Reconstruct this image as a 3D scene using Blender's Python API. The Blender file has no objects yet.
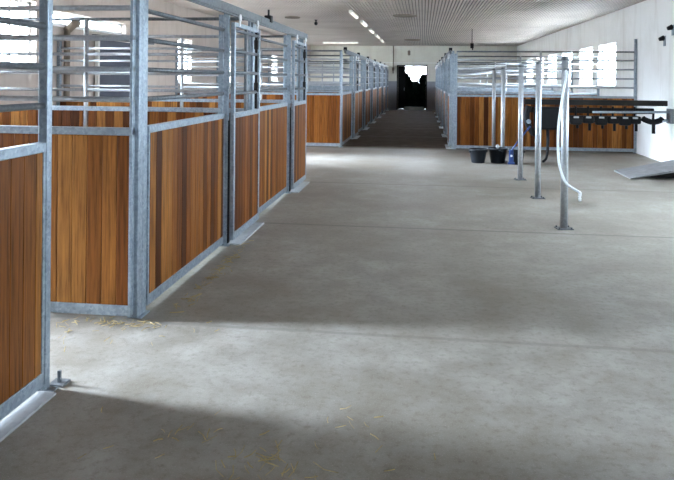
import bpy, bmesh, math, random
from mathutils import Vector, Matrix
R = math.radians
random.seed(7)
S = bpy.context.scene
COL = S.collection

# ------------------------------------------------------------------ materials
def mat(name):
    m = bpy.data.materials.new(name); m.use_nodes = True
    nt = m.node_tree
    b = nt.nodes['Principled BSDF']
    return m, nt, b

def N(nt, t, **kw):
    n = nt.nodes.new(t)
    for k, v in kw.items():
        if hasattr(n, k): setattr(n, k, v)
        else: n.inputs[k].default_value = v
    return n

def ramp(nt, src, stops):
    r = nt.nodes.new('ShaderNodeValToRGB')
    e = r.color_ramp.elements
    while len(e) < len(stops): e.new(0.5)
    for i, (p, c) in enumerate(stops):
        e[i].position = p
        e[i].color = (c[0], c[1], c[2], 1) if not isinstance(c, (int, float)) else (c, c, c, 1)
    nt.links.new(src, r.inputs[0])
    return r.outputs[0]

def mix(nt, a, b, fac, mode='MIX'):
    m = nt.nodes.new('ShaderNodeMix'); m.data_type = 'RGBA'; m.blend_type = mode
    for sock, v in ((m.inputs[0], fac), (m.inputs[6], a), (m.inputs[7], b)):
        if hasattr(v, 'links'): nt.links.new(v, sock)
        elif isinstance(v, (int, float)): sock.default_value = v
        else: sock.default_value = (v[0], v[1], v[2], 1)
    return m.outputs[2]

def noise(nt, vec, scale, detail=4, rough=.55):
    n = nt.nodes.new('ShaderNodeTexNoise')
    n.inputs['Scale'].default_value = scale; n.inputs['Detail'].default_value = detail
    n.inputs['Roughness'].default_value = rough
    if vec is not None: nt.links.new(vec, n.inputs['Vector'])
    return n.outputs['Fac']

def math_(nt, op, a, b=None):
    m = nt.nodes.new('ShaderNodeMath'); m.operation = op
    for i, v in enumerate((a, b)):
        if v is None: continue
        if hasattr(v, 'links'): nt.links.new(v, m.inputs[i])
        else: m.inputs[i].default_value = v
    return m.outputs[0]

def bump(nt, b, h, strength, dist=.01):
    n = nt.nodes.new('ShaderNodeBump')
    n.inputs['Strength'].default_value = strength; n.inputs['Distance'].default_value = dist
    nt.links.new(h, n.inputs['Height']); nt.links.new(n.outputs[0], b.inputs['Normal'])

def simple(name, col, rough=.6, metal=0., var=.12, scale=6., spec=None):
    m, nt, b = mat(name)
    tc = N(nt, 'ShaderNodeTexCoord')
    f = noise(nt, tc.outputs['Object'], scale)
    c0 = tuple(max(0, x * (1 - var)) for x in col); c1 = tuple(min(1, x * (1 + var)) for x in col)
    nt.links.new(ramp(nt, f, [(.3, c0), (.7, c1)]), b.inputs['Base Color'])
    b.inputs['Roughness'].default_value = rough; b.inputs['Metallic'].default_value = metal
    if spec is not None: b.inputs['Specular IOR Level'].default_value = spec
    return m

def galv(name, lo, hi, metal=.6, rough=.42):
    m, nt, b = mat(name)
    tc = N(nt, 'ShaderNodeTexCoord')
    v = nt.nodes.new('ShaderNodeTexVoronoi'); v.inputs['Scale'].default_value = 55
    nt.links.new(tc.outputs['Object'], v.inputs['Vector'])
    f1 = noise(nt, tc.outputs['Object'], 14, 5)
    s = math_(nt, 'ADD', math_(nt, 'MULTIPLY', v.outputs['Color'], .35), math_(nt, 'MULTIPLY', f1, .65))
    nt.links.new(ramp(nt, s, [(.25, lo), (.7, hi)]), b.inputs['Base Color'])
    b.inputs['Metallic'].default_value = metal
    nt.links.new(ramp(nt, f1, [(.3, rough - .08), (.7, rough + .12)]), b.inputs['Roughness'])
    return m

def wood_mat(name, shades, pitch):
    m, nt, b = mat(name)
    tc = N(nt, 'ShaderNodeTexCoord')
    oi = N(nt, 'ShaderNodeObjectInfo')
    sep = N(nt, 'ShaderNodeSeparateXYZ'); nt.links.new(tc.outputs['Object'], sep.inputs[0])
    k = math_(nt, 'FLOOR', math_(nt, 'DIVIDE', sep.outputs['X'], pitch))
    wn = N(nt, 'ShaderNodeTexWhiteNoise'); wn.noise_dimensions = '2D'
    cv = N(nt, 'ShaderNodeCombineXYZ'); nt.links.new(k, cv.inputs[0])
    nt.links.new(math_(nt, 'MULTIPLY', oi.outputs['Random'], 37.), cv.inputs[1])
    nt.links.new(cv.outputs[0], wn.inputs['Vector'])
    base = ramp(nt, wn.outputs['Value'], shades)
    # long grain along the board
    mp = N(nt, 'ShaderNodeMapping'); mp.inputs['Scale'].default_value = (34, 34, 1.3)
    off = N(nt, 'ShaderNodeCombineXYZ'); nt.links.new(math_(nt, 'MULTIPLY', wn.outputs['Value'], 19.), off.inputs[2])
    nt.links.new(off.outputs[0], mp.inputs['Location'])
    nt.links.new(tc.outputs['Object'], mp.inputs['Vector'])
    g = noise(nt, mp.outputs[0], 1.6, 6, .65)
    gr = ramp(nt, g, [(.3, (.36, .32, .30)), (.5, (.92, .90, .88)), (.7, (1.4, 1.34, 1.25))])
    c = mix(nt, base, gr, 1., 'MULTIPLY')
    nt.links.new(c, b.inputs['Base Color'])
    b.inputs['Roughness'].default_value = .5
    b.inputs['Specular IOR Level'].default_value = .12
    bump(nt, b, g, .25, .004)
    return m

PITCH = .104
M = {}
M['wood'] = wood_mat('oiled_hardwood_boards', [(0, (.070, .020, .004)), (.25, (.12, .036, .006)), (.5, (.18, .058, .010)), (.78, (.25, .092, .017)), (1, (.40, .178, .042))], PITCH)
M['galv'] = galv('galvanised_steel', (.19, .23, .265), (.37, .425, .47))
M['galv_dark'] = galv('galvanised_rail', (.10, .11, .118), (.20, .215, .225), .6, .5)
M['tube'] = galv('bright_galvanised_tube', (.33, .345, .36), (.47, .485, .50), .5, .38)
M['black'] = simple('black_rubber', (.007, .007, .008), .6, spec=.2)
M['bucket'] = simple('black_plastic', (.008, .010, .013), .5, spec=.25)
M['blue'] = simple('blue_plastic', (.02, .055, .19), .4)
M['white'] = simple('white_nylon', (.85, .86, .86), .35)
M['rope'] = simple('white_rope', (.78, .82, .84), .7, scale=60)
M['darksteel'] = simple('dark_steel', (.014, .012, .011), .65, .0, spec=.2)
M['shutter'] = simple('dark_blue_grey_door', (.055, .065, .09), .5)
M['ramp'] = simple('grey_ramp_board', (.20, .20, .205), .6, scale=9, var=.2)
M['vent'] = simple('brown_vent', (.26, .21, .16), .7)
M['light_body'] = simple('fixture_white', (.84, .83, .78), .4)
M['straw'] = simple('straw', (.40, .30, .12), .7, scale=30, var=.35)
M['frame'] = simple('window_frame_white', (.72, .73, .72), .5)
M['leaf'] = simple('evergreen_leaf', (.006, .010, .008), .9, scale=3, var=.5, spec=.0)
M['boards'] = simple('brown_boards', (.08, .05, .03), .8)
M['matt_black'] = simple('matt_black_paint', (.010, .010, .010), .95, spec=.0)
M['bark'] = simple('bark', (.02, .015, .01), .9)
M['yard'] = simple('yard_soil', (.05, .047, .042), .9, scale=2, var=.4)
M['gravel'] = simple('pale_gravel_yard', (.50, .48, .44), .9, scale=2, var=.3)
M['spill_light'] = simple('pale_light_spill', (.34, .345, .35), .6, scale=20)  # pale strip colour stands in for daylight spilling under the fronts

def plaster(name, col, grime):
    m, nt, b = mat(name)
    tc = N(nt, 'ShaderNodeTexCoord'); o = tc.outputs['Object']
    f = noise(nt, o, 1.1, 6, .6)
    mp = N(nt, 'ShaderNodeMapping'); mp.inputs['Scale'].default_value = (2.5, 2.5, .35); nt.links.new(o, mp.inputs[0])
    st = noise(nt, mp.outputs[0], 1.5, 5, .6)
    c = mix(nt, col, grime, ramp(nt, f, [(.45, 0.), (.8, .6)]))
    c = mix(nt, c, grime, ramp(nt, st, [(.52, 0.), (.8, .75)]))
    nt.links.new(c, b.inputs['Base Color']); b.inputs['Roughness'].default_value = .8
    bump(nt, b, noise(nt, o, 40, 3), .15, .005)
    return m
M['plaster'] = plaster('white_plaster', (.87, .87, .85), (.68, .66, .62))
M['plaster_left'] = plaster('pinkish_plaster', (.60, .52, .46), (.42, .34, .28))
M['plaster_far'] = plaster('cream_plaster', (.74, .71, .62), (.58, .53, .44))
M['dado'] = simple('grey_dado', (.30, .30, .32), .6, scale=2)

# ceiling sheet
m, nt, b = mat('ribbed_ceiling_sheet')
tc = N(nt, 'ShaderNodeTexCoord'); o = tc.outputs['Object']
f = noise(nt, o, .6, 5, .6); f2 = noise(nt, o, 45, 2)
c = ramp(nt, f, [(.3, (.52, .44, .38)), (.55, (.64, .555, .49)), (.75, (.69, .615, .555))])
c = mix(nt, c, (.36, .31, .26), ramp(nt, f2, [(.55, 0.), (.7, .35)]))
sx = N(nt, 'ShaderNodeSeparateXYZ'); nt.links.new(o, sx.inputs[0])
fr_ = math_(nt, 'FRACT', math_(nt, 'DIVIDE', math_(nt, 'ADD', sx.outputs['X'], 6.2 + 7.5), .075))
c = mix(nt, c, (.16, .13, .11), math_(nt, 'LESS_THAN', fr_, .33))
nt.links.new(c, b.inputs['Base Color']); b.inputs['Roughness'].default_value = .6
M['ceiling'] = m

# floor concrete
m, nt, b = mat('worn_concrete_floor')
tc = N(nt, 'ShaderNodeTexCoord'); o = tc.outputs['Object']
big = noise(nt, o, .55, 5, .6); mid = noise(nt, o, 3.2, 6, .65); fine = noise(nt, o, 22, 8, .75); spk = noise(nt, o, 150, 2, .6)
c = ramp(nt, mid, [(.28, (.20, .180, .146)), (.5, (.302, .280, .242)), (.7, (.385, .366, .330))])
c = mix(nt, c, (.16, .126, .085), ramp(nt, big, [(.42, 0.), (.72, .7)]))
c = mix(nt, c, (.13, .10, .065), ramp(nt, fine, [(.50, 0.), (.72, .65)]))
c = mix(nt, c, (.5, .5, .49), ramp(nt, spk, [(.58, 0.), (.74, .45)]))
vo = nt.nodes.new('ShaderNodeTexVoronoi'); vo.inputs['Scale'].default_value = 2.6
nt.links.new(o, vo.inputs['Vector'])
crumb = math_(nt, 'ADD', vo.outputs['Distance'], math_(nt, 'MULTIPLY', fine, .06))
vr = math_(nt, 'GREATER_THAN', N(nt, 'ShaderNodeSeparateColor').outputs[0], .5)
sc_ = vr.node.inputs[0].links[0].from_node; nt.links.new(vo.outputs['Color'], sc_.inputs[0]); vr.node.inputs[1].default_value = .86
c = mix(nt, c, (.09, .06, .035), math_(nt, 'MULTIPLY', ramp(nt, crumb, [(.05, .85), (.09, 0.)]), vr))
sep = N(nt, 'ShaderNodeSeparateXYZ'); nt.links.new(o, sep.inputs[0])
# trodden bedding dirt plus row shade painted on the lane between the far rows
dm = math_(nt, 'MULTIPLY', ramp(nt, math_(nt, 'DIVIDE', sep.outputs['Y'], 40.), [(.388, 0.), (.400, 1.)]),
           ramp(nt, mid, [(.2, 1.), (.75, .84)]))
c = mix(nt, c, (.075, .053, .035), dm)
# joints between the cast slabs
for yj in (4.22, 7.30, 10.30, 15.62, 18.9, 22.15, 25.4, 28.65):
    d = math_(nt, 'ABSOLUTE', math_(nt, 'SUBTRACT', math_(nt, 'ADD', sep.outputs['Y'], math_(nt, 'MULTIPLY', mid, .03)), yj + .015))
    far = yj > 15
    c = mix(nt, c, (.16, .14, .12) if far else (.10, .085, .07), ramp(nt, d, [(.012 if not far else .04, .3 if yj < 5 else .6), (.03 if not far else .09, 0.)]))
nt.links.new(c, b.inputs['Base Color'])
nt.links.new(mix(nt, ramp(nt, mid, [(.3, .42), (.7, .66)]), (.95, .95, .95), dm), b.inputs['Roughness'])
nt.links.new(mix(nt, (.35, .35, .35), (.0, .0, .0), dm), b.inputs['Specular IOR Level'])
bump(nt, b, math_(nt, 'ADD', fine, math_(nt, 'MULTIPLY', mid, 1.5)), .25, .008)
M['floor'] = m

# glass pane
m = bpy.data.materials.new('window_glass'); m.use_nodes = True; nt = m.node_tree; nt.nodes.clear()
out = N(nt, 'ShaderNodeOutputMaterial'); tr = N(nt, 'ShaderNodeBsdfTransparent'); gl = N(nt, 'ShaderNodeBsdfGlossy')
gl.inputs['Roughness'].default_value = .02; mx = N(nt, 'ShaderNodeMixShader'); mx.inputs[0].default_value = .07
tr.inputs[0].default_value = (.94, .97, .97, 1)
nt.links.new(tr.outputs[0], mx.inputs[1]); nt.links.new(gl.outputs[0], mx.inputs[2]); nt.links.new(mx.outputs[0], out.inputs[0])
M['glass'] = m

# lamp diffuser
m, nt, b = mat('lamp_diffuser')
b.inputs['Base Color'].default_value = (.9, .88, .8, 1)
b.inputs['Emission Color'].default_value = (1, .96, .85, 1); b.inputs['Emission Strength'].default_value = .28
M['diffuser'] = m

# ------------------------------------------------------------------ geometry helpers
class MB:
    def __init__(s): s.bm = bmesh.new()
    def box(s, x0, x1, y0, y1, z0, z1, bev=0.):
        r = bmesh.ops.create_cube(s.bm, size=1.)
        vs = r['verts']
        bmesh.ops.scale(s.bm, vec=(abs(x1 - x0), abs(y1 - y0), abs(z1 - z0)), verts=vs)
        bmesh.ops.translate(s.bm, vec=((x0 + x1) / 2, (y0 + y1) / 2, (z0 + z1) / 2), verts=vs)
        if bev > 0:
            es = list({e for v in vs for e in v.link_edges})
            bmesh.ops.bevel(s.bm, geom=es, offset=bev, segments=2, affect='EDGES', profile=.6)
        return s
    def tube(s, pts, r, seg=10, caps=True):
        pts = [Vector(p) for p in pts]
        rr = r if isinstance(r, (list, tuple)) else [r] * len(pts)
        rings = []
        up = None
        for i, p in enumerate(pts):
            if i == 0: t = pts[1] - p
            elif i == len(pts) - 1: t = p - pts[-2]
            else: t = (pts[i + 1] - pts[i - 1])
            t.normalize()
            if up is None:
                up = Vector((0, 0, 1)) if abs(t.z) < .9 else Vector((1, 0, 0))
            a = t.cross(up).normalized(); bb = a.cross(t).normalized(); up = bb
            rings.append([s.bm.verts.new(p + rr[i] * (math.cos(2 * math.pi * k / seg) * a + math.sin(2 * math.pi * k / seg) * bb)) for k in range(seg)])
        for a, c in zip(rings, rings[1:]):
            for k in range(seg):
                s.bm.faces.new((a[k], a[(k + 1) % seg], c[(k + 1) % seg], c[k])).smooth = True
        if caps:
            s.bm.faces.new(list(reversed(rings[0]))); s.bm.faces.new(rings[-1])
        return s
    def lathe(s, prof, cx=0, cy=0, cz=0, seg=24, close=True):
        rings = []
        for r, z in prof:
            rings.append([s.bm.verts.new((cx + r * math.cos(2 * math.pi * k / seg), cy + r * math.sin(2 * math.pi * k / seg), cz + z)) for k in range(seg)])
        for a, c in zip(rings, rings[1:]):
            for k in range(seg):
                s.bm.faces.new((a[k], a[(k + 1) % seg], c[(k + 1) % seg], c[k])).smooth = True
        if close:
            s.bm.faces.new(list(reversed(rings[0]))); s.bm.faces.new(rings[-1])
        return s
    def build(s, name, material, parent=None, loc=None, rotz=0.):
        bmesh.ops.recalc_face_normals(s.bm, faces=s.bm.faces)
        me = bpy.data.meshes.new(name); s.bm.to_mesh(me); s.bm.free()
        me.materials.append(material)
        o = bpy.data.objects.new(name, me); COL.objects.link(o)
        if parent is not None: o.parent = parent
        if loc is not None: o.location = loc
        o.rotation_euler = (0, 0, rotz)
        return o

def tag(o, label, cat, group=None, kind=None):
    o['label'] = label; o['category'] = cat
    if group: o['group'] = group
    if kind: o['kind'] = kind
    return o
def thing(name, label, cat, loc=(0, 0, 0), rotz=0., group=None):
    o = bpy.data.objects.new(name, None); COL.objects.link(o)
    o.empty_display_size = .2
    o.location = loc; o.rotation_euler = (0, 0, rotz)
    return tag(o, label, cat, group)
def struct(o, label=None):
    o['kind'] = 'structure'
    if label: o['label'] = label
    return o
KIDS = {}
def copy_tree(o, parent=None):
    c = o.copy(); COL.objects.link(c); c.parent = parent
    for ch in list(o.children): copy_tree(ch, c)
    return c

# ------------------------------------------------------------------ layout
XL, XR = -1.84, .66           # stall front lines
WL, WR = -5.90, 4.72          # inner faces of the side walls
YB, YF = -4.0, 35.2           # back and far wall
HC = 3.38
PT, CAP = 1.215, 1.265        # wood top and cap rail top
BARS = (1.45, 1.65, 1.855, 2.055)

# ------------------------------------------------------------------ setting
fl = MB().box(WL - .3, WR + .3, YB - .3, YF + .3, -.2, 0).build('floor', M['floor']); struct(fl)
gr = MB().box(-90, 90, -60, 140, -.6, -.21).build('ground', M['gravel']); struct(gr)

# ribbed ceiling: trapezoid profile along the building
cb = MB(); bm = cb.bm
prof = []; x = WL - .3
while x < WR + .3:
    prof += [(x, HC), (x + .022, HC), (x + .025, HC - .045), (x + .072, HC - .045)]
    x += .075
prof.append((x, HC))
lo = [bm.verts.new((px, YB - .3, pz)) for px, pz in prof]; hi = [bm.verts.new((px, YF + .3, pz)) for px, pz in prof]
for i in range(len(prof) - 1): bm.faces.new((lo[i], lo[i + 1], hi[i + 1], hi[i]))
cb.box(WL - .3, WR + .3, YB - .3, YF + .3, HC + .002, HC + .25)
struct(cb.build('ceiling', M['ceiling']))

def wall_boxes(mb, ax0, ax1, y_ops, x0, x1, ztop=HC):
    """wall along Y from ax0 to ax1 with openings (y0, y1, z0, z1)"""
    y = ax0
    for (a, c, z0, z1) in sorted(y_ops):
        if a > y: mb.box(x0, x1, y, a, 0, ztop)
        if z0 > 0: mb.box(x0, x1, a, c, 0, z0)
        mb.box(x0, x1, a, c, z1, ztop)
        y = c
    mb.box(x0, x1, y, ax1, 0, ztop)

WZ0, WZ1 = 1.48, 2.56
left_win = [(5.2, 6.4), (8.2, 9.7), (15.75, 16.7), (19.4, 20.35), (22.7, 23.65), (26.0, 27.0), (29.4, 30.4), (32.7, 33.7)]  # first one is unseen, added for daylight
right_win = [(6.2, 7.9), (8.6, 10.3), (17.4, 19.05), (19.7, 21.3), (22.3, 23.9), (24.9, 26.5), (27.5, 29.1), (30.1, 31.7)]  # first two are unseen, added to light the floor from the right
LZ = {8.2: (1.66, 2.74)}
DOOR_L_ADDED = (12.95, 13.93, 0, 2.27)      # unseen doorway added to light the cross aisle, leaf slid aside
DOOR_S_ADDED = (3.33, 4.05, 0, 2.05)        # unseen back door of the first stall, added for its beam of daylight
mb = MB(); wall_boxes(mb, YB - .3, YF + .3, [(a, c) + LZ.get(a, (WZ0, WZ1)) for a, c in left_win] + [(10.1, 12.85, 2.44, 2.66), DOOR_L_ADDED, DOOR_S_ADDED], WL - .3, WL)
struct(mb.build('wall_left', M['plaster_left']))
mb = MB(); wall_boxes(mb, YB - .3, YF + .3, [(a, c, WZ0, WZ1) for a, c in right_win], WR, WR + .3)
struct(mb.build('wall_right', M['plaster']))
DX0, DX1, DZ = -1.29, .15, 2.28
mb = MB().box(WL, DX0, YF, YF + .3, 0, HC).box(DX1, WR, YF, YF + .3, 0, HC).box(DX0, DX1, YF, YF + .3, DZ, HC)
wf = struct(mb.build('wall_far', M['plaster_far']))
BX0, BX1, BZ0, BZ1 = -.6, .9, 1.7, 2.7
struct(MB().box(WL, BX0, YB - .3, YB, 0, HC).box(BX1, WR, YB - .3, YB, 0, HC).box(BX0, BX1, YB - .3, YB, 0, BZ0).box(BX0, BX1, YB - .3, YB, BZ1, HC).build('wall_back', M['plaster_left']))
struct(MB().box(XL - .02, DX0 - .06, YF - .025, YF, 0, 1.5).box(DX1 + .06, XR + .05, YF - .025, YF, 0, 1.5).build('trim_far', M['dado']))

n = 0
def window(x, sgn, a, c, WZ0=WZ0, WZ1=WZ1):
    """sgn +1: wall on the right of the aisle"""
    global n
    n += 1
    xx = x + sgn * .13
    fr = MB()
    for (y0, y1, z0, z1) in ((a, a + .05, WZ0, WZ1), (c - .05, c, WZ0, WZ1), (a, c, WZ0, WZ0 + .05), (a, c, WZ1 - .05, WZ1)):
        fr.box(xx - .03, xx + .03, y0, y1, z0, z1)
    f = struct(fr.build('window_%d' % n, M['frame']))
    k = 2 if c - a < 1.2 else 3
    gb = MB()
    for i in range(1, k):
        y = a + (c - a) * i / k
        gb.box(xx - .02, xx + .02, y - .018, y + .018, WZ0 + .05, WZ1 - .05)
    gb.box(xx - .018, xx + .018, a + .05, c - .05, 2.18, 2.21)
    gb.build('glazing_bar', M['frame'], f)
    MB().box(xx - .004, xx + .004, a + .05, c - .05, WZ0 + .05, WZ1 - .05).build('pane', M['glass'], f)
    MB().box(x - sgn * .05, x + sgn * .10, a - .04, c + .04, WZ0 - .03, WZ0 + .004, .006).build('sill', M['plaster'], f)
    portal(x + sgn * .22, (a + c) / 2, (WZ0 + WZ1) / 2, c - a, WZ1 - WZ0, sgn)

def portal(x, y, z, w, h, sgn=None, far=False, back=False):
    L = bpy.data.lights.new('daylight_portal', 'AREA'); L.shape = 'RECTANGLE'; L.size = w; L.size_y = h
    L.cycles.is_portal = True
    o = bpy.data.objects.new('daylight_portal', L); COL.objects.link(o); o.location = (x, y, z)
    d = Vector((0, 1, 0)) if back else Vector((0, -1, 0)) if far else Vector((-sgn, 0, 0))
    o.rotation_euler = d.to_track_quat('-Z', 'Y').to_euler()
for a, c in left_win: window(WL, -1, a, c, *LZ.get(a, (WZ0, WZ1)))
window(WL, -1, 10.1, 12.85, 2.44, 2.66)
for a, c in right_win: window(WR, 1, a, c)

fr = MB()  # unseen back window, added to light faces turned toward the camera
for (xa, xb_, za, zb) in ((BX0, BX0 + .05, BZ0, BZ1), (BX1 - .05, BX1, BZ0, BZ1), (BX0, BX1, BZ0, BZ0 + .05), (BX0, BX1, BZ1 - .05, BZ1), ((BX0 + BX1) / 2 - .02, (BX0 + BX1) / 2 + .02, BZ0, BZ1)):
    fr.box(xa, xb_, YB - .16, YB - .10, za, zb)
fb = struct(fr.build('window_%d' % (n + 1), M['frame']))
MB().box(BX0 + .05, BX1 - .05, YB - .134, YB - .126, BZ0 + .05, BZ1 - .05).build('pane', M['glass'], fb)
portal((BX0 + BX1) / 2, YB - .22, (BZ0 + BZ1) / 2, BX1 - BX0, BZ1 - BZ0, back=True)

# dark sliding door on the left wall, slid aside from its added doorway
def side_door(op, leaf0, leaf1, name, k):
    d = struct(MB().box(WL + .04, WL + .09, leaf0, leaf1, .03, 2.28, .006).build(name, M['shutter']))
    g = MB()
    for i in range(9): g.box(WL + .088, WL + .098, leaf0 + .06, leaf1 - .04, .15 + i * .235, .162 + i * .235)
    g.build('batten', M['shutter'], d)
    MB().box(WL + .035, WL + .096, leaf0 - .04, leaf0 + .025, .03, 2.28, .004).build('lit_edge_strip', M['light_body'], d)  # white strip stands in for daylight catching the leaf edge
    MB().tube([(WL + .12, leaf1 - .12, .95), (WL + .12, leaf1 - .12, 1.2)], .013).build('door_handle', M['galv'], d)
    MB().box(WL + .002, WL + .11, min(leaf0, op[0]) - .1, max(leaf1, op[1]) + .1, 2.30, 2.36, .004).build('door_track', M['galv_dark'], d)
    portal(WL - .28, (op[0] + op[1]) / 2, op[3] / 2, op[1] - op[0], op[3], -1)
side_door(DOOR_L_ADDED, 11.55, 13.02, 'door_1', 1)
side_door(DOOR_S_ADDED, 2.1, 3.2, 'door_added', 3)  # unseen leaf beside the back door added for light

# far doorway: leaf folded outwards on the left, dark step outside
struct(MB().box(DX0 - .06, DX0, YF - .03, YF + .02, 0, DZ + .06).box(DX1, DX1 + .06, YF - .03, YF + .02, 0, DZ + .06).box(DX0, DX1, YF - .03, YF + .02, DZ, DZ + .06).build('trim_2', M['darksteel']))
dd = struct(MB().box(0, .80, -.03, .03, .04, DZ + .10, .006).build('door_2', M['matt_black'], None, (DX0 - .06, YF + .34, 0), R(60)))
MB().tube([(.62, -.06, 1.0), (.62, -.06, 1.16)], .012).build('door_handle', M['galv'], dd)
portal((DX0 + DX1) / 2, YF + .32, DZ / 2, DX1 - DX0, DZ, far=True)
# dark lean-to added beyond the doorway to shade the bushes, far end open
AX0, AX1, AY = DX0 - .25, DX1 + .45, YF + 3.6
struct(MB().box(AX0 - .1, AX1 + .1, YF + .3, AY, 2.75, 2.87).build('ceiling_shade_annex', M['darksteel']))
struct(MB().box(AX0 - .1, AX0, YF + .3, AY, -.2, 2.75).build('wall_shade_annex_left', M['darksteel']))
struct(MB().box(AX1, AX1 + .1, YF + .3, AY, -.2, 2.75).build('wall_shade_annex_right', M['darksteel']))
struct(MB().box(AX0, AX1, YF + .3, AY + .3, -.3, -.05).build('floor_shade_annex', M['yard']))
struct(MB().box(DX0 + .3, DX1 - .1, YF + .9, YF + 1.2, -.05, .14, .01).build('trim_3', M['gravel']))

# ------------------------------------------------------------------ stall parts
def planks(x0, x1, y, z0, z1, th=.036):
    mb = MB()
    mb.box(x0, x1, y - .006, y + .006, z0, z1)
    a = math.floor(x0 / PITCH) * PITCH
    while a < x1 - .004:
        u0, u1 = max(a + .0015, x0), min(a + PITCH - .0015, x1)
        if u1 - u0 > .012: mb.box(u0, u1, y - th / 2, y + th / 2, z0, z1, .004)
        a += PITCH
    return mb

def stall_front(length, door_open, label, loc, rotz, end_post, first_post=True, group=None, stop=False, guide=False, cap=None):
    """local x runs along the row, local -y faces the aisle"""
    t = thing('horse_stall_front', label, 'stall front', loc, rotz, group)  # only the front of the stall is built
    dw = 1.0; xb = length - dw
    G = M['galv']
    # posts: a pair of square tubes side by side
    def post(px, w=.045, nm='post'):
        p = MB().box(px, px + w, -.028 if door_open else -.055, -.003 if not door_open else .024, 0, 2.27, .005)
        if not door_open: p.box(px, px + w, -.001, .045, 0, 2.20, .005)
        o = p.build(nm, G, t)
        MB().box(px + .001, px + w - .001, -.07, .06, 0, .008).build('foot_plate', G, o)
        return o
    if first_post:
        o = MB().box(0, .068, -.022, .038, 0, 2.27, .005).box(.072, .14, -.022, .038, 0, 2.20, .005).build('post', G, t)
        MB().box(.002, .138, -.05, .05, 0, .008).build('foot_plate', G, o)
    post(xb - .05)
    if end_post: post(length - .05, .05)
    x0, x1 = .165, xb - .05
    MB().box(xb - .052, xb - .004, -.066, -.054, .03, PT - .02, .003).build('recess_shade_strip', M['black'], t) if not door_open else None  # dark strip stands in for the shade of the recess beside the door
    MB().box(x0, x1, -.022, .022, .03, .10, .004).build('bottom_rail', G, t)
    MB().box(x0, x1, -.025, .025, PT, CAP, .004).build('cap_rail', G, t)
    for u in (x0, x1 - .022): MB().box(u, u + .022, -.022, .022, .10, PT).build('stile', G, t)
    planks(x0 + .022, x1 - .022, 0, .10, PT).build('wood_panel', M['wood'], t)
    for z in BARS:
        MB().tube([(x0 - .01, 0, z), (x1 + .01, 0, z)], .017, 8).build('bar', M['galv_dark'], t)
    tr = MB().box(.002, length - .002, -.115, -.065, 2.205, 2.285, .006).box(.002, length - .002, -.10, -.08, 2.19, 2.21)
    tr = tr.build('track', M['galv_dark'], t)
    if stop:
        MB().box(.40, .50, -.13, -.05, 2.25, 2.33, .008).tube([(.45, -.09, 2.3), (.45, -.09, 2.40)], .012, 8).build('track_stop', M['black'], t)
    if guide:
        MB().box(xb + .005, xb + .085, -.09, -.01, 0, .010).box(xb + .035, xb + .05, -.06, -.045, .010, .07).build('floor_guide', M['galv_dark'], t)
    if door_open:
        MB().box(x0, x1 - .02, -.10, -.01, 0, .014, .003).build('light_spill_strip', M['spill_light'], t)
        return t
    if cap is not None: MB().box(cap - .03, cap + .03, -.13, -.05, 2.26, 2.34, .01).build('track_cap', M['black'], t)
    # sliding door
    MB().box(xb + .01, length - .02, -.17, -.03, 0, .014, .003).build('light_spill_strip', M['spill_light'], t)  # pale strip painted as the light leaking under the door
    ds = xb - .035 - (.985 if door_open else 0.); w = dw + .02
    yd = -.09
    fr = MB()
    fr.box(ds, ds + .045, yd - .02, yd + .02, .055, 2.13, .004).box(ds + w - .045, ds + w, yd - .02, yd + .02, .055, 2.13, .004)
    fr.box(ds + .045, ds + w - .045, yd - .02, yd + .02, .055, .125, .004)
    fr.box(ds + .045, ds + w - .045, yd - .022, yd + .022, PT, CAP, .004)
    fr.box(ds + .045, ds + w - .045, yd - .02, yd + .02, 2.09, 2.13, .004)
    d = fr.build('sliding_door', G, t)
    planks(ds + .045, ds + w - .045, yd, .125, PT, .03).build('wood_panel', M['wood'], d)
    for z in BARS:
        MB().tube([(ds + .03, yd, z), (ds + w - .03, yd, z)], .017, 8).build('bar', M['galv_dark'], d)
    if not door_open:
        MB().box(ds + .46, ds + .50, yd - .012, yd + .012, CAP, 2.09).build('mullion', M['galv_dark'], d)
    lt = MB()
    for z in (1.50, 1.96): lt.box(ds + w - .13, ds + w - .09, yd - .02, yd + .02, z - .05, z + .05, .004)
    lt.box(ds + w - .12, ds + w - .10, yd - .012, yd + .012, 1.27, 2.09)
    lt.build('latch', M['darksteel'], d)
    for xr in (ds + .16, ds + w - .16):
        rl = MB()
        rl.tube([(xr, yd - .035, 2.185), (xr, yd - .022, 2.185)], .034, 14).box(xr - .02, xr + .02, yd - .03, yd - .02, 2.10, 2.19)
        rl.build('roller', M['white'], d)
    return t

def divider(length, label, loc, rotz, wall_post_tall=False, group=None):
    t = thing('stall_divider', label, 'stall divider', loc, rotz, group)
    G = M['galv']
    mid = length * .475
    for a, c in ((.0, mid), (mid, length)):
        planks(a + (.03 if a else .02), c - .03, 0, .10, PT).build('wood_panel', M['wood'], t)
        for z in BARS: MB().tube([(a, 0, z), (c, 0, z)], .018, 8).build('bar', M['tube'], t)
    MB().tube([(mid, 0, 0), (mid, 0, 2.26)], .026, 10).build('middle_post', M['tube'], t)
    MB().box(.0, length, -.022, .022, .03, .10, .004).build('bottom_rail', G, t)
    MB().box(.0, length, -.025, .025, PT, CAP, .004).build('cap_rail', G, t)
    MB().tube([(0, 0, 2.25), (length, 0, 2.25)], .018, 8).build('top_tube', M['galv_dark'], t)
    MB().box(.0, .02, -.022, .022, .10, 2.25, .003).build('front_stile', G, t)
    MB().box(length - .06, length - .005, -.03, .03, 0, 2.54 if wall_post_tall else 2.27, .004).build('wall_post', G, t)
    return t

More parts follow.
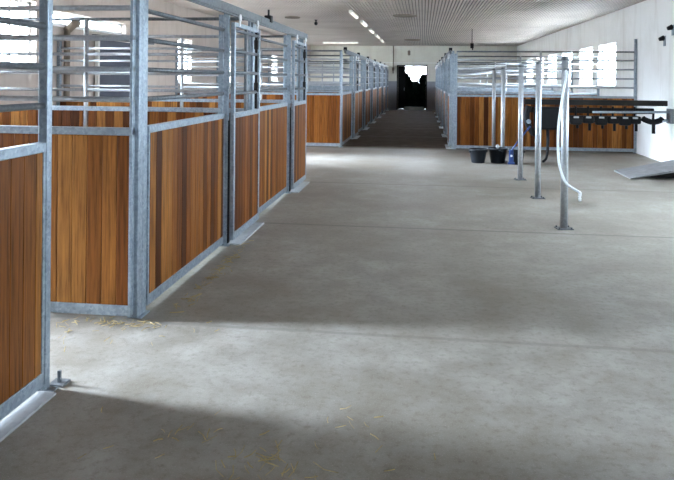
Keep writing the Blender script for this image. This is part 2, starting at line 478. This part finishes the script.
# near left row, three stalls; local x -> +Y, aisle on +X
near = [(1.27 - .01, True, 'galvanised horse stall front nearest the camera, dark wood panel at the left frame edge', True, False),
        (4.27, False, 'middle stall front of the near left row, behind the double post beside the open gap', False, False),
        (7.27, False, 'last stall front of the near left row, ending at the cross aisle', False, True)]
for i, (y, op, lab, gd, stp) in enumerate(near):
    stall_front(3.0, op, lab, (XL - .045 - (.03 if op else 0), y, 0), R(90), i == 2, group='near left stall fronts', guide=gd, stop=stp)
DL = XL - .05 - WL
for y, lab in ((4.235, 'wood divider with steel bars seen through the open gap of the nearest stall'),
               (7.235, 'wood divider with bars and a bright white middle post behind the nearest divider'),
               (10.305, 'wood divider with bars closing the near left row at the cross aisle')):
    divider(DL, lab, (XL - .045, y, 0), R(180), group='near left stall dividers')

# far left row
P = 3.25; ORD = ['first', 'second', 'third', 'fourth', 'fifth', 'sixth']
for k in range(6):
    y = 15.62 + k * P
    lab = ('first stall front of the far left row, its end post at the cross aisle' if k == 0 else
           'sixth and last stall front of the far left row, next to the far wall' if k == 5 else
           '%s stall front of the far left row counted from the cross aisle' % ORD[k])
    stall_front(P, False, lab, (XL - .055, y, 0), R(90), k == 5, group='far left stall fronts', cap=.035)
    lab = ('reddish lit wood divider with bars facing the cross aisle, left of the lane' if k == 0 else
           '%s divider of the far left row, seen through the bars before it' % ORD[k])
    divider(DL, lab, (XL - .045, y - .035, 0), R(180), group='far left stall dividers')
# far right row: local x -> -Y
DR = WR - (XR + .105)
for k in range(6):
    y = 15.75 + k * P
    lab = ('first stall front of the far right row, its end post beside the black buckets' if k == 0 else
           'sixth and last stall front of the far right row, next to the far wall' if k == 5 else
           '%s stall front of the far right row counted from the cross aisle' % ORD[k])
    stall_front(P, False, lab, (XR + .055, y + P, 0), R(-90), k == 0, group='far right stall fronts', cap=P - .035)
    lab = ('long wood divider with bars behind the row of tube posts, reaching the right wall' if k == 0 else
           '%s divider of the far right row, seen through the bars before it' % ORD[k])
    divider(DR, lab, (XR + .10, y - (.025 if k == 0 else .07), 0), 0, k == 0, group='far right stall dividers')

# ------------------------------------------------------------------ tube posts in front of the right row
def tube_post(loc, lab):
    t = thing('tie_post', lab, 'post', loc, R(8), 'free standing tube posts')
    MB().tube([(0, 0, .008), (0, 0, 1.83)], .039, 20).build('tube', M['tube'], t)
    MB().box(-.085, .085, -.07, .07, 0, .010, .002).build('base_plate', M['galv_dark'], t)
    MB().lathe([(.042, 0), (.043, .02), (.036, .034), (.015, .04)], 0, 0, 1.82, 20).build('cap', M['galv_dark'], t)
    b_ = MB()
    for sx in (-.065, .065):
        for sy in (-.05, .05): b_.tube([(sx, sy, .008), (sx, sy, .026)], .010, 6)
    b_.build('bolt', M['galv_dark'], t)
    return t
posts = [(1.525, 7.55, 'nearest galvanised tube post with a white rope hanging down it'),
         (1.56, 9.45, 'second galvanised tube post behind the one with the rope'),
         (1.565, 11.15, 'middle galvanised tube post of the row of five'),
         (1.57, 13.62, 'fourth galvanised tube post, rising behind the bucket with the blue scoop'),
         (1.57, 15.35, 'farthest tube post of the row, close to the wood divider')]
for x, y, lab in posts: tube_post((x, y, 0), lab)

# white rope on the nearest post
rp = thing('rope', 'white rope hanging in a long bow down the nearest tube post', 'rope', (1.525, 7.485, .3))
def sm(pts, k=6):
    P_ = [Vector(p) for p in pts]; out_ = []
    for i in range(len(P_) - 1):
        p0 = P_[max(i - 1, 0)]; p1 = P_[i]; p2 = P_[i + 1]; p3 = P_[min(i + 2, len(P_) - 1)]
        for j in range(k):
            t = j / k
            out_.append(.5 * ((2 * p1) + (p2 - p0) * t + (2 * p0 - 5 * p1 + 4 * p2 - p3) * t * t + (3 * p1 - p0 - 3 * p2 + p3) * t ** 3))
    out_.append(P_[-1]); return out_
MB().tube(sm([(-.005, .0, 1.42), (-.012, -.005, 1.30), (-.055, -.02, 1.05), (-.085, -.03, .80), (-.085, -.03, .52), (-.065, -.045, .36), (-.01, -.05, .22), (.06, -.04, .16), (.13, -.03, .12)]), .013, 8).build('cord', M['rope'], rp)
MB().tube(sm([(.13, -.03, .12), (.145, -.03, .10), (.14, -.03, .065), (.145, -.03, .02)]), [.012] + [.018 if i % 3 else .009 for i in range(17)] + [.01], 8).build('chain_end', M['white'], rp)
MB().tube([(-.03, .0, 1.42), (.03, .0, 1.42)], .012, 8).build('hook', M['galv_dark'], rp)

# ------------------------------------------------------------------ buckets and fork
def bucket(loc, lab, r0, r1, h, rot=0, handle=True):
    t = thing('bucket', lab, 'bucket', loc, rot, 'black buckets in front of the divider')
    pr = [(r0 * .96, 0), (r0, .01), (r1, h - .03), (r1 + .014, h - .028), (r1 + .014, h), (r1 - .004, h), (r1 - .008, h - .02), (r0 - .01, .02)]
    MB().lathe(pr, seg=28).build('pail', M['bucket'], t)
    for s in (-1, 1): MB().box(s * (r1 + .012) - .012, s * (r1 + .012) + .012, -.022, .022, h - .07, h - .03, .004).build('ear', M['bucket'], t)
    if handle:
        hp = [((r1 + .018) * math.cos(a), .6 * (r1 + .018) * math.sin(a) , h - .05 + .02 * math.sin(a)) for a in [math.pi * i / 12 for i in range(13)]]
        MB().tube(hp, .006, 6).build('handle', M['galv'], t)
    return t
bucket((1.07, 13.30, 0), 'black bucket standing alone, leftmost of the three', .125, .165, .27, .4)
bucket((1.45, 13.38, 0), 'black tub in the middle with a small bright knob on its rim', .135, .17, .29, 2.)
tub = bucket((1.78, 13.22, 0), 'black bucket with the blue handled scoop leaning in it', .115, .15, .26, 1.2, False)
kn = MB().lathe([(.012, 0), (.03, .015), (.036, .04), (.026, .065), (.008, .075)], seg=14).build('knob', M['tube'], None, (1.43, 13.235, .292))
tag(kn, 'small bright metal knob lying on the rim of the middle tub', 'knob')
fk = thing('scoop', 'blue handled scoop leaning from the right bucket against the tube post', 'scoop', (1.66, 13.02, .02), 0)
MB().tube([(0, 0, .26), (.12, .04, .42), (.30, .10, .64)], .014, 8).build('handle', M['blue'], fk)
MB().tube([(.30, .10, .64), (.36, .12, .71)], .019, 8).build('grip', M['blue'], fk)
MB().box(-.042, .042, -.016, .016, .02, .27, .014).box(-.06, .06, -.03, .02, .0, .04, .01).build('blade', M['blue'], fk)
MB().tube([(0, -.028, .16), (0, -.014, .16)], .022, 12).build('rivet', M['white'], fk)

# ------------------------------------------------------------------ dark bar frame on the right
bf = thing('bar_frame', 'long dark steel bar frame with black clamps reaching to the right wall', 'bar frame', (0, 13.6, 0))
MB().box(1.98, 4.63, -.05, .05, 1.13, 1.235, .01).build('top_beam', M['darksteel'], bf)
MB().box(2.0, 4.42, .06, .14, .97, 1.08, .008).build('rear_beam', M['darksteel'], bf)
MB().tube([(3.25, -.07, 1.0), (4.70, -.07, 1.02)], .022, 10).build('grey_rail', M['galv'], bf)['label'] = 'grey galvanised rail'
MB().tube([(4.52, -.02, .85), (4.70, -.02, .86)], .030, 10).build('grey_tube', M['galv'], bf)['label'] = 'short grey tube'
MB().box(2.75, 4.12, -.03, .05, .80, .93, .02).build('lower_beam', M['darksteel'], bf)
MB().box(2.16, 2.78, -.06, .08, .64, 1.09, .05).build('motor_housing', M['black'], bf)
gp = MB().tube(sm([(2.06, 0, 1.1), (2.02, -.02, .92), (2.05, -.02, .74), (2.17, -.01, .56), (2.24, 0, .72), (2.24, 0, .86)]), .06, 10)
gp.build('hose', M['black'], bf)
MB().tube([(2.05, -.09, .80), (2.05, -.05, .80)], .045, 12).build('cap', M['galv'], bf)
MB().tube(sm([(2.42, 0, .70), (2.43, -.01, .45), (2.42, -.02, .22), (2.39, -.04, .08), (2.32, -.06, .015)]), [.03] * 12 + [.024] * 12 + [.02], 8).build('leg', M['black'], bf)
for i, x in enumerate((2.95, 3.18, 3.42, 3.64, 3.86, 4.04)):
    c = MB().box(x - .11, x + .11, -.08, .06, .75 + .03 * (i % 2), .93, .04).tube([(x, 0, .90), (x, 0, 1.11)], .02, 8)
    c.tube([(x + .03, -.01, .80), (x + .03, -.01, .68 - .04 * (i % 2))], .028, 8)
    c = c.build('clamp', M['black'], bf)
    MB().box(x - .055, x + .045, -.085, -.06, .88, .915, .008).build('clamp_plate', M['tube'], c)
c = MB().tube(sm([(4.18, 0, .90), (4.24, 0, .86), (4.37, 0, .82), (4.50, 0, .85), (4.56, 0, .90)]), [.03] + [.055] * 23 + [.03], 10)
c.tube([(4.39, 0, .84), (4.39, 0, .60)], .034, 8).tube([(4.37, -.03, .85), (4.37, -.05, 1.02)], .022, 8)
c.build('end_clamp', M['black'], bf)
MB().box(4.655, 4.72, -.12, .1, .80, 1.08, .006).build('wall_plate', M['galv_dark'], bf)

# grey ramp rising to the right wall
rm = MB(); bm = rm.bm
x0, x1, ya, yb = 3.38, 4.70, 11.55, 12.5
h1 = .25
vs = [bm.verts.new(p) for p in ((x0, ya, .0), (x0, yb, .0), (x1, yb, h1), (x1, ya, h1), (x0, ya, .02), (x0, yb, .02), (x1, yb, h1 + .05), (x1, ya, h1 + .05))]
for f in ((0, 1, 2, 3), (4, 7, 6, 5), (0, 4, 5, 1), (2, 6, 7, 3), (0, 3, 7, 4), (1, 5, 6, 2)): bm.faces.new([vs[i] for i in f])
rt = thing('ramp', 'grey sloping ramp board rising from the floor to the right wall', 'ramp', (0, 0, 0))
rm.build('deck', M['ramp'], rt)
for y in (11.85, 12.2, 12.44):
    q = MB(); V = [q.bm.verts.new(p) for p in ((x0 + .12, y - .03, 0), (x1 - .01, y - .03, 0), (x1 - .01, y - .03, h1 - .012), (x0 + .12, y + .03, 0), (x1 - .01, y + .03, 0), (x1 - .01, y + .03, h1 - .012))]
    for f in ((0, 1, 2), (3, 5, 4), (0, 3, 4, 1), (1, 4, 5, 2), (2, 5, 3, 0)): q.bm.faces.new([V[i] for i in f])
    q.build('shade_stringer', M['darksteel'], rt)  # dark stringers added to shut out light under the deck
for y in (): MB().box(4.45, 4.52, y - .04, y + .04, 0, .235, .004).build('support', M['darksteel'], rt)

# ------------------------------------------------------------------ ceiling and wall fittings
lights = [(17.7, 'nearest ceiling strip light of the line over the far left stalls'), (20.7, 'second ceiling strip light of the line over the far left stalls'),
          (23.8, 'third ceiling strip light of the line over the far left stalls'), (26.9, 'fourth ceiling strip light of the line over the far left stalls'),
          (30.0, 'last ceiling strip light of the line, nearest the far wall')]
def strip_light(loc, rot, lab, grp=None):
    t = thing('ceiling_light', lab, 'ceiling light', loc, rot, grp)
    MB().box(-.05, .05, -.82, .82, -.045, 0, .006).build('housing', M['light_body'], t)
    MB().box(-.038, .038, -.80, .80, -.075, -.045, .012).build('diffuser', M['diffuser'], t)
    for s in (-1, 1): MB().box(-.045, .045, s * .82 - .02, s * .82 + .02, -.078, 0, .006).build('end_cap', M['light_body'], t)
for y, lab in lights: strip_light((-1.82, y, HC - .045), 0, lab, 'strip lights in a line')
strip_light((-3.86, 31.5, HC - .045), R(90), 'ceiling strip light lying crosswise above the bars of the far left stalls')
vents = [(-.5, 18.35, .33, 'round brown ceiling vent above the lane, the nearer one'), (-.48, 29.6, .36, 'round brown ceiling vent above the lane, close to the far wall'),
         (-3.67, 18.75, .22, 'small round brown ceiling vent above the left stalls')]
for x, y, r, lab in vents:
    t = thing('ceiling_vent', lab, 'ceiling vent', (x, y, HC - .045), 0, 'round ceiling vents')
    MB().lathe([(r, 0), (r, -.02), (r * .92, -.035), (r * .85, -.03), (r * .84, 0)], seg=28).build('rim', M['vent'], t)
    g = MB()
    for i in range(7):
        yy = (-.75 + .25 * i) * r; hw = math.sqrt(max(.01, (.84 * r) ** 2 - yy * yy)); g.box(-hw, hw, yy - .015, yy + .015, -.03, -.004)
    g.build('slats', M['vent'], t)
hk = MB().lathe([(.05, 0), (.05, -.01), (.02, -.02), (.02, -.06), (.05, -.08), (.05, -.13), (.02, -.16)], -3.15, 19.7, HC - .045, seg=12).build('ceiling_hook', M['black'])
tag(hk, 'small black hook on the ceiling right of the small vent', 'hook')
pd = thing('pendant_sensor', 'small dark box hanging on a cord above the far right stalls', 'pendant', (1.64, 23.3, HC - .045))
MB().tube([(0, 0, 0), (0, 0, -.50)], .014, 6).build('cord', M['darksteel'], pd)
MB().box(-.055, .055, -.04, .04, -.66, -.49, .01).tube([(.02, 0, -.66), (.02, 0, -.72)], .02, 8).build('box', M['darksteel'], pd)
for y, z, lab in ((14.0, 2.42, 'small black bracket on the right wall, the farther one'), (13.55, 2.60, 'small black bracket on the right wall at the frame edge')):
    t = thing('wall_bracket', lab, 'wall bracket', (WR, y, z), 0, 'black wall brackets')
    MB().box(-.02, 0, -.05, .05, -.12, .08, .004).build('plate', M['galv'], t)
    MB().tube([(-.02, 0, .04), (-.11, 0, .01)], [.055, .035], 10).build('head', M['black'], t)
cd = MB().tube([(XL + .30, YF - .02, 1.9), (XL + .30, YF - .02, HC - .02)], .022, 8).box(XL + .24, XL + .36, YF - .07, YF - .005, 2.05, 2.22, .008).build('conduit', M['vent'])
tag(cd, 'thin brown conduit with a small switch box on the far wall left of the doorway', 'conduit')
sg = MB().box(-.80, -.66, YF - .04, YF, 2.86, 3.08, .006).tube([(-.73, YF - .06, 2.82), (-.73, YF - .05, 3.12)], .02, 8).build('wall_lamp', M['vent'])
tag(sg, 'small dark lamp on the far wall above the doorway', 'wall lamp')
struct(MB().box(WL, WR, YF - .02, YF, 2.44, 2.47).build('trim_4', M['plaster']))

pp = MB().tube([(WL + .09, 10.45, 0), (WL + .09, 10.45, 2.40)], .05, 10).box(WL + .005, WL + .05, 10.38, 10.52, 1.1, 1.16).box(WL + .005, WL + .05, 10.38, 10.52, 2.2, 2.26).tube([(WL + .09, 10.45, 2.36), (WL + .12, 10.62, 2.48), (WL + .12, 10.72, 2.50)], .07, 10).build('drain_pipe', M['vent'])
tag(pp, 'dark brown pipe standing on the left wall beyond the stall bars', 'pipe')

# ------------------------------------------------------------------ dark evergreens outside the far doorway
def shrub(loc, h, r, lab, seed):
    rnd = random.Random(seed)
    t = thing('evergreen_bush', lab, 'bush', loc, 0, 'dark bushes outside')
    MB().tube([(0, 0, 0), (.02, 0, h * .5), (0, .02, h * .9)], [.05, .04, .015], 8).build('trunk', M['bark'], t)
    mb = MB(); bm = mb.bm
    for i in range(2600):
        u = rnd.random() ** .8; z = .05 + u * (h - .05)
        rr = r * (1 - (z / h) ** 4.5) ** .7 * (.55 + .45 * rnd.random() ** .5) + .02; a = rnd.random() * 6.283
        p = Vector((rr * math.cos(a), rr * math.sin(a), z)); d = Vector((math.cos(a), math.sin(a), .6 + rnd.random())).normalized()
        s = Vector((-math.sin(a), math.cos(a), rnd.uniform(-.4, .4))) * rnd.uniform(.02, .045); l = d * rnd.uniform(.08, .16)
        bm.faces.new([bm.verts.new(q) for q in (p - s, p + l * .5 - s * .7, p + l, p + s)])
    # dense heart of twigs
    rings = 9
    mb.lathe([(max(.03, .8 * r * (1 - (k / rings) ** 4.5) ** .7), .05 + (h - .15) * k / rings) for k in range(rings + 1)], seg=14)
    mb.build('foliage', M['leaf'], t)
shrub((-.93, 37.4, -.05), 1.93, .42, 'dark bush outside the far doorway, the left one', 1)
shrub((.04, 37.6, -.05), 1.88, .42, 'dark bush outside the far doorway, the right one', 2)
shrub((-.42, 38.4, -.05), 1.5, .36, 'low dark bush between the two taller ones outside the far doorway', 3)

# ------------------------------------------------------------------ straw
def straw(name, boxes, lab, seed):
    rnd = random.Random(seed); mb = MB()
    for (x, y, sx, sy, cnt, lmax) in boxes:
        for i in range(cnt):
            px, py = x + rnd.gauss(0, sx), y + rnd.gauss(0, sy); a = rnd.random() * math.pi; l = rnd.uniform(.015, lmax)
            z = rnd.uniform(.003, .008)
            dx, dy = math.cos(a) * l, math.sin(a) * l
            k = rnd.uniform(-.25, .25) * l
            mb.tube([(px - dx, py - dy, z), (px - k * math.sin(a), py + k * math.cos(a), z + .003), (px + dx, py + dy, z + rnd.uniform(0, .012))], rnd.uniform(.0012, .0028), 4)
    o = mb.build(name, M['straw']); tag(o, lab, 'straw', kind='stuff'); return o
straw('straw', [(-.62, 2.73, .10, .06, 26, .06), (-.8, 2.82, .35, .2, 22, .03), (-1.0, 2.93, .06, .03, 6, .04), (-.3, 2.95, .25, .2, 14, .03)], 'loose straw wisps on the floor at the bottom of the photo', 3)
straw('straw', [(-1.66, 4.75, .03, .18, 26, .05), (-1.66, 5.6, .03, .4, 60, .04), (-1.98, 4.16, .25, .04, 50, .035), (-2.2, 3.95, .3, .15, 30, .03)], 'straw and litter gathered along the foot of the near left stall fronts', 5)

# ------------------------------------------------------------------ light
w = bpy.data.worlds.new('overcast_sky'); S.world = w; w.use_nodes = True
bg = w.node_tree.nodes['Background']; bg.inputs[0].default_value = (.745, .85, 1.02, 1); bg.inputs[1].default_value = 14.

# soft sun behind thin cloud, low on the left
sl = bpy.data.lights.new('hazy_sun', 'SUN'); sl.energy = 14.; sl.angle = R(26); sl.color = (.74, .88, 1.06)
so = bpy.data.objects.new('hazy_sun', sl); COL.objects.link(so); so.location = (-20, 8, 8)
so.rotation_euler = Vector((1, -.08, -math.tan(R(15)))).to_track_quat('-Z', 'Y').to_euler()

# ------------------------------------------------------------------ camera
f_px = 675.; th = math.atan(86 / f_px); ro = R(.5); y0 = 79.5 - 86 * math.tan(ro)
cam = bpy.data.cameras.new('camera'); co = bpy.data.objects.new('camera', cam); COL.objects.link(co)
cam.sensor_fit = 'HORIZONTAL'; cam.sensor_width = 36.; cam.lens = 36. * f_px / 674.
cam.shift_y = -(240 - y0) / 674.; cam.clip_start = .05; cam.clip_end = 400
co.matrix_world = Matrix.Translation((0, 0, 1.6)) @ Matrix.Rotation(th, 4, 'Z') @ Matrix.Rotation(R(90), 4, 'X') @ Matrix.Rotation(ro, 4, 'Z')
S.camera = co
vs_ = S.view_settings
vs_.view_transform = 'Standard'; vs_.look = 'None'; vs_.gamma = 1.; vs_.use_curve_mapping = False
vs_.exposure = 2.38
